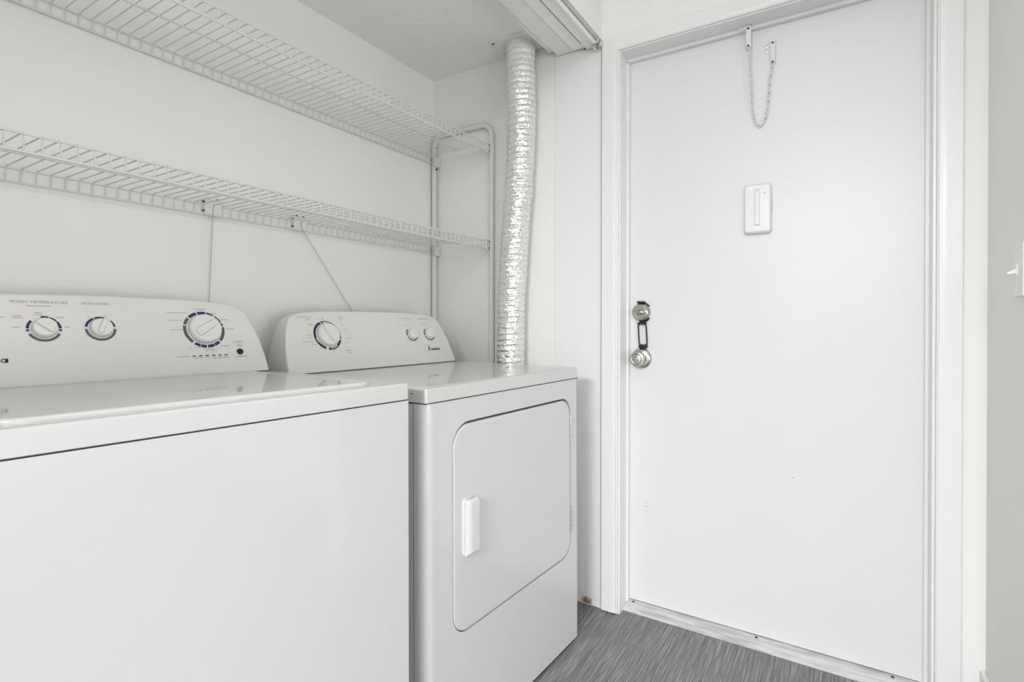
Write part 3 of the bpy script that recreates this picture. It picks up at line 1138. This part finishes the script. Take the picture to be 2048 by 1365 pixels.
# door
dol = [(u, z - (0.0035 if z > 0.6 else 0.0014)) for u, z in inset(hole, 0.0028)]
bm = bmesh.new()
loft(bm, [[(x, u, z) for u, z in inset(dol, i)] for x, i in ((-0.018, 0.0), (-0.0045, 0.0), (-0.0018, 0.0010), (0.0, 0.0035), (0.0006, 0.0070), (0.0008, 0.02))])
dd = finish('door', bm, M_ENAMEL, DR, 45)
bm = bmesh.new()
loft(bm, [[(x, u, z) for u, z in inset(hole, i)] for x, i in ((-0.0195, 0.001), (-0.0185, 0.001))])
finish('door_recess', bm, M_SEAM, DR)
for (z0, z1) in ((0.682, 0.763), (0.381, 0.462)):
    bm = bmesh.new()
    n = 5
    for k in range(n):
        tube(bm, [(0.0012, -0.0620, z0 + (z1 - z0) * (k + 0.02) / n), (0.0012, -0.0620, z0 + (z1 - z0) * (k + 0.96) / n)], 0.0040, 10)
    finish('hinge', bm, M_CHROME, DR, 50)
# handle: base flange and a raised grip, open to the right
bm = bmesh.new()
ol = rrect(-0.6125, -0.566, 0.4885, 0.634, 0.013, 6)
loft(bm, [[(x, u, z) for u, z in inset(ol, i)] for x, i in ((0.0005, 0.0), (0.004, 0.0006), (0.006, 0.0025))])
hd = finish('door_handle', bm, M_HANDLE, dd, 45)
bm = bmesh.new()
gz0, gz1 = 0.492, 0.631
prof = [(0.004, -0.6075), (0.0095, -0.6065), (0.0145, -0.6035), (0.0180, -0.5985), (0.0195, -0.591), (0.0205, -0.5690), (0.0198, -0.5665), (0.0180, -0.5665), (0.0170, -0.569), (0.0165, -0.587), (0.014, -0.595), (0.004, -0.598)]
rings = []
for z, k in ((gz0, 0.55), (gz0 + 0.003, 0.8), (gz0 + 0.010, 1.0), (gz1 - 0.010, 1.0), (gz1 - 0.003, 0.8), (gz1, 0.55)):
    rings.append([(x * (k if x > 0.01 else 1), u, z) for x, u in prof])
loft(bm, rings)
finish('grip', bm, M_HANDLE, hd, 40)
# console
FD = Face(-0.5510, 0.9215)
cs = console(DR, 0.734, FD, -0.690)
bm = bmesh.new()
add_box(bm, -0.66, -0.5515, -0.728, -0.006, ZTOP - 0.001, ZTOP + 0.0035)
finish('console_seam', bm, M_SEAM, DR)
uc, sc_ = -0.5705, 0.1195
RO, RI = 0.0495, 0.0415
for a0, a1, m in ((112, 190, M_NAVY), (212, 250, M_NAVY), (-22, -52, M_NAVY), (262, 274, M_NAVY), (20, -18, M_GREYP), (108, 98, M_GREYP)):
    arc(FD, uc, sc_, RI, RO, a0, a1, m, cs)
arc(FD, uc, sc_, RO - 0.0035, RO, 98, 20, M_GREYP, cs)
arc(FD, uc, sc_, RO - 0.003, RO, 190, 212, M_NAVY, cs)
arc(FD, uc, sc_, RO - 0.003, RO, 274, 308, M_NAVY, cs)
for a in (193, 200, 207, 279, 287, 296):
    arc(FD, uc, sc_, RI, RO, a, a + 3.5, M_NAVY, cs)
knob(FD, uc, sc_, 0.0385, 0.016, 118, cs)
dash(FD, -0.523, 0.188, 0.004, 0.022, M_KNOB, cs, 'pointer')
for u in (-0.2045, -0.1140):
    s = 0.1175
    arc(FD, u, s, 0.0225, 0.0275, 135, 158, M_NAVY, cs)
    arc(FD, u, s, 0.0225, 0.0275, 162, 190, M_NAVY, cs)
    arc(FD, u, s, 0.0235, 0.0275, 200, 335, M_GREYP, cs)
    knob(FD, u, s, 0.0210, 0.015, 118, cs, 0.006)
text(FD, 'AUTOMATIC', 0.0072, -0.639, 0.1815, M_TEXT2, cs, xs=1.25)
text(FD, 'DRY', 0.0072, -0.627, 0.1725, M_TEXT2, cs, xs=1.2)
text(FD, 'TEMPERATURE', 0.0058, -0.214, 0.1805, M_TEXT2, cs, xs=1.2)
dash(FD, -0.127, 0.1795, 0.052, 0.0032, M_PRINT, cs)
text(FD, 'TIMED', 0.0062, -0.5055, 0.1815, M_TEXT2, cs)
text(FD, 'DRY', 0.0062, -0.5055, 0.1735, M_TEXT2, cs)
dash(FD, -0.505, 0.066, 0.026, 0.0030, M_PRINT, cs)
for u, s, L in ((-0.622, 0.159, 0.018), (-0.622, 0.154, 0.018), (-0.636, 0.122, 0.022), (-0.632, 0.111, 0.018), (-0.645, 0.099, 0.042), (-0.628, 0.090, 0.022),
                (-0.592, 0.176, 0.012), (-0.576, 0.179, 0.014), (-0.5745, 0.1745, 0.010), (-0.555, 0.176, 0.006), (-0.542, 0.172, 0.006), (-0.497, 0.139, 0.020),
                (-0.5075, 0.153, 0.006), (-0.502, 0.126, 0.006), (-0.492, 0.107, 0.022), (-0.503, 0.092, 0.010), (-0.512, 0.080, 0.006), (-0.524, 0.073, 0.006), (-0.540, 0.069, 0.006),
                (-0.561, 0.067, 0.012), (-0.503, 0.058, 0.020), (-0.224, 0.1525, 0.018), (-0.124, 0.160, 0.036), (-0.191, 0.150, 0.004), (-0.240, 0.142, 0.004), (-0.145, 0.150, 0.005)):
    dash(FD, u, s, L, 0.0018, M_PRINT, cs)


def logo(F, u, s, parent):
    """word mark: capital A with a dot on top, then m a n a with single-storey a"""
    base = s - 0.0050
    text(F, 'A', 0.0205, u, s + 0.0012, M_LOGO, parent, 'LEFT', 'logo', 0.95, 0.0005)
    bm = bmesh.new()
    lathe(bm, [(0.0024, 0.0006), (0.0024, 0.0008)], 14, F.m(u + 0.0066, s + 0.0112))
    finish('logo', bm, M_LOGO, parent)

    def strokes(cx, n):
        h, wd, gap = 0.0084, 0.0015, 0.0049
        for i in range(n):
            dash(F, cx + gap * i, base + h / 2 - (0.0012 if i else 0.0), wd, h - (0.0024 if i else 0.0), M_LOGO, parent, 'logo')
            if i:
                arc(F, cx + gap * (i - 0.5), base + h - 0.0036, 0.0018, 0.0032, 0, 180, M_LOGO, parent, 'logo')

    def letter_a(cx):
        arc(F, cx, base + 0.0042, 0.0025, 0.0044, 0, 360, M_LOGO, parent, 'logo')
        dash(F, cx + 0.0040, base + 0.0042, 0.0019, 0.0084, M_LOGO, parent, 'logo')

    strokes(u + 0.0175, 3)
    letter_a(u + 0.0345)
    strokes(u + 0.0425, 2)
    letter_a(u + 0.0545)


logo(FD, -0.1425, 0.0545, cs)
bm = bmesh.new()
add_box(bm, -0.045, -0.038, -W - 0.0016, -W - 0.0004, 0.903, 0.9048)
finish('chip_mark', bm, M_GREYP, tp)

# ---- washer
WA = empty('washing_machine', (-0.775, 0.83373, 0.0), (-0.00728, -0.01106, -0.07059))
tag(WA, 'white top loading washing machine in the left foreground with its lid closed', 'washing machine')
W2 = 0.700
ZG2, ZT2 = 0.9056, 0.9425
front_panel(WA, W2, 0.012, ZG2 - 0.0018, 0.006, 0.03)
box('cabinet', -0.66, -0.02, -W2 + 0.001, -0.001, 0.016, ZG2 - 0.002, M_ENAMEL, WA)
feet(WA, W2, 0.655, {(False, False): 0.0012, (False, True): -0.003, (True, False): 0.0075, (True, True): 0.003})
bm = bmesh.new()
add_box(bm, -0.65, -0.004, -W2 + 0.004, -0.004, ZG2 - 0.003, ZG2 + 0.002)
finish('top_seam', bm, M_SEAM, WA)
bm = bmesh.new()
slab(bm, -0.665, 0.002, -W2 - 0.001, 0.001, ZG2 + 0.0004, ZT2, (0.006, 0.006, 0.012, 0.012), 0.006)
tp2 = finish('top_panel', bm, M_ENAMEL, WA, 32)
# lid: shallow raised pan with a rolled front edge
bm = bmesh.new()
ol = rrect(-0.515, -0.020, -W2 + 0.055, -0.075, 0.035, 8)
loft(bm, [[(a, b, z) for a, b in inset(ol, i)] for z, i in ((ZT2 - 0.001, 0.0), (ZT2 + 0.004, 0.0), (ZT2 + 0.0068, 0.002), (ZT2 + 0.0075, 0.006), (ZT2 + 0.0068, 0.012), (ZT2 + 0.0052, 0.018))])
lid = finish('lid', bm, M_ENAMEL, WA, 50)
# console
FW = Face(-0.5507, 0.9455)
cw = console(WA, 0.695, FW, -0.680)
bm = bmesh.new()
add_box(bm, -0.65, -0.5512, -0.69, -0.006, ZT2 - 0.001, ZT2 + 0.0035)
finish('console_seam', bm, M_SEAM, WA)
uc, sc_ = -0.1560, 0.1205
RO, RI = 0.0500, 0.0425
for a0, a1, m in ((78, 103, M_BLUE), (107, 133, M_BLUE), (55, 75, M_BLUE), (25, 50, M_GREYP), (12, 22, M_GREYP), (8, -42, M_GREYP), (138, 162, M_GREYP), (166, 226, M_GREYP), (233, 250, M_BLUE), (252, 268, M_BLUE), (272, 292, M_BLUE), (294, 312, M_BLUE)):
    arc(FW, uc, sc_, RI, RO, a0, a1, m, cw)
knob(FW, uc, sc_, 0.0390, 0.016, 33, cw)
for u, lab in ((-0.4715, 0), (-0.3745, 1), (-0.5685, 0)):
    s = 0.1235
    ro, ri = 0.0290, 0.0240
    if lab == 0:
        for a0, a1 in ((182, 192), (138, 178), (70, 98), (40, 66), (2, 37), (-2, -12)):
            arc(FW, u, s, ri, ro, a0, a1, M_BLUE, cw)
        arc(FW, u, s, ri, ro, 205, 335, M_GREYP, cw)
        knob(FW, u, s, 0.0212, 0.014, 140, cw, 0.006)
    else:
        for a0, a1 in ((115, 170), (72, 110), (10, 45)):
            arc(FW, u, s, ri, ro, a0, a1, M_BLUE, cw)
        arc(FW, u, s, ri, ro, 182, 358, M_GREYP, cw)
        knob(FW, u, s, 0.0212, 0.014, 68, cw, 0.006)
text(FW, 'WASH TEMPERATURE', 0.0086, -0.4745, 0.1842, M_TEXT2, cw, xs=1.12)
text(FW, 'EXTRA RINSE', 0.0080, -0.3785, 0.1842, M_TEXT2, cw, xs=1.05)
text(FW, 'NORMAL', 0.0072, -0.1585, 0.1765, M_TEXT2, cw, xs=1.0)
text(FW, 'START', 0.0085, -0.0760, 0.0840, M_TEXT2, cw, xs=1.0)
text(FW, 'CANCEL', 0.0052, -0.0800, 0.0430, M_TEXT, cw, xs=1.0)
bm = bmesh.new()
lathe(bm, [(0.0085, 0.0003), (0.0085, 0.0015), (0.0075, 0.0022)], 26, FW.m(-0.0765, 0.0568))
finish('start_button', bm, M_BLACKP, cw, 40)
for k in range(6):
    dash(FW, -0.1915 + 0.0155 * k, 0.0492, 0.0085, 0.0026, M_LOGO, cw, 'indicator')
for u, s, L in ((-0.4765, 0.1755, 0.040), (-0.4785, 0.160, 0.012), (-0.4785, 0.1555, 0.016), (-0.512, 0.1525, 0.013), (-0.512, 0.148, 0.018), (-0.4435, 0.1495, 0.014), (-0.516, 0.127, 0.013), (-0.4335, 0.127, 0.010),
                (-0.394, 0.152, 0.006), (-0.363, 0.154, 0.008), (-0.538, 0.149, 0.014),
                (-0.214, 0.166, 0.046), (-0.220, 0.146, 0.033), (-0.220, 0.1195, 0.031), (-0.125, 0.166, 0.014), (-0.101, 0.1485, 0.026), (-0.092, 0.122, 0.025), (-0.198, 0.071, 0.005), (-0.180, 0.0715, 0.016),
                (-0.112, 0.074, 0.024), (-0.153, 0.067, 0.030), (-0.158, 0.062, 0.010), (-0.144, 0.0622, 0.011), (-0.2155, 0.0485, 0.030), (-0.188, 0.0445, 0.014), (-0.176, 0.0445, 0.009), (-0.160, 0.0445, 0.011),
                (-0.145, 0.045, 0.008), (-0.130, 0.045, 0.009), (-0.117, 0.045, 0.005), (-0.187, 0.0405, 0.004), (-0.142, 0.0415, 0.007), (-0.120, 0.0418, 0.028), (-0.0765, 0.077, 0.010), (-0.0745, 0.0725, 0.020), (-0.064, 0.0433, 0.014)):
    dash(FW, u, s, L, 0.0018, M_PRINT, cw)
logo(FW, -0.5920, 0.0565, cw)
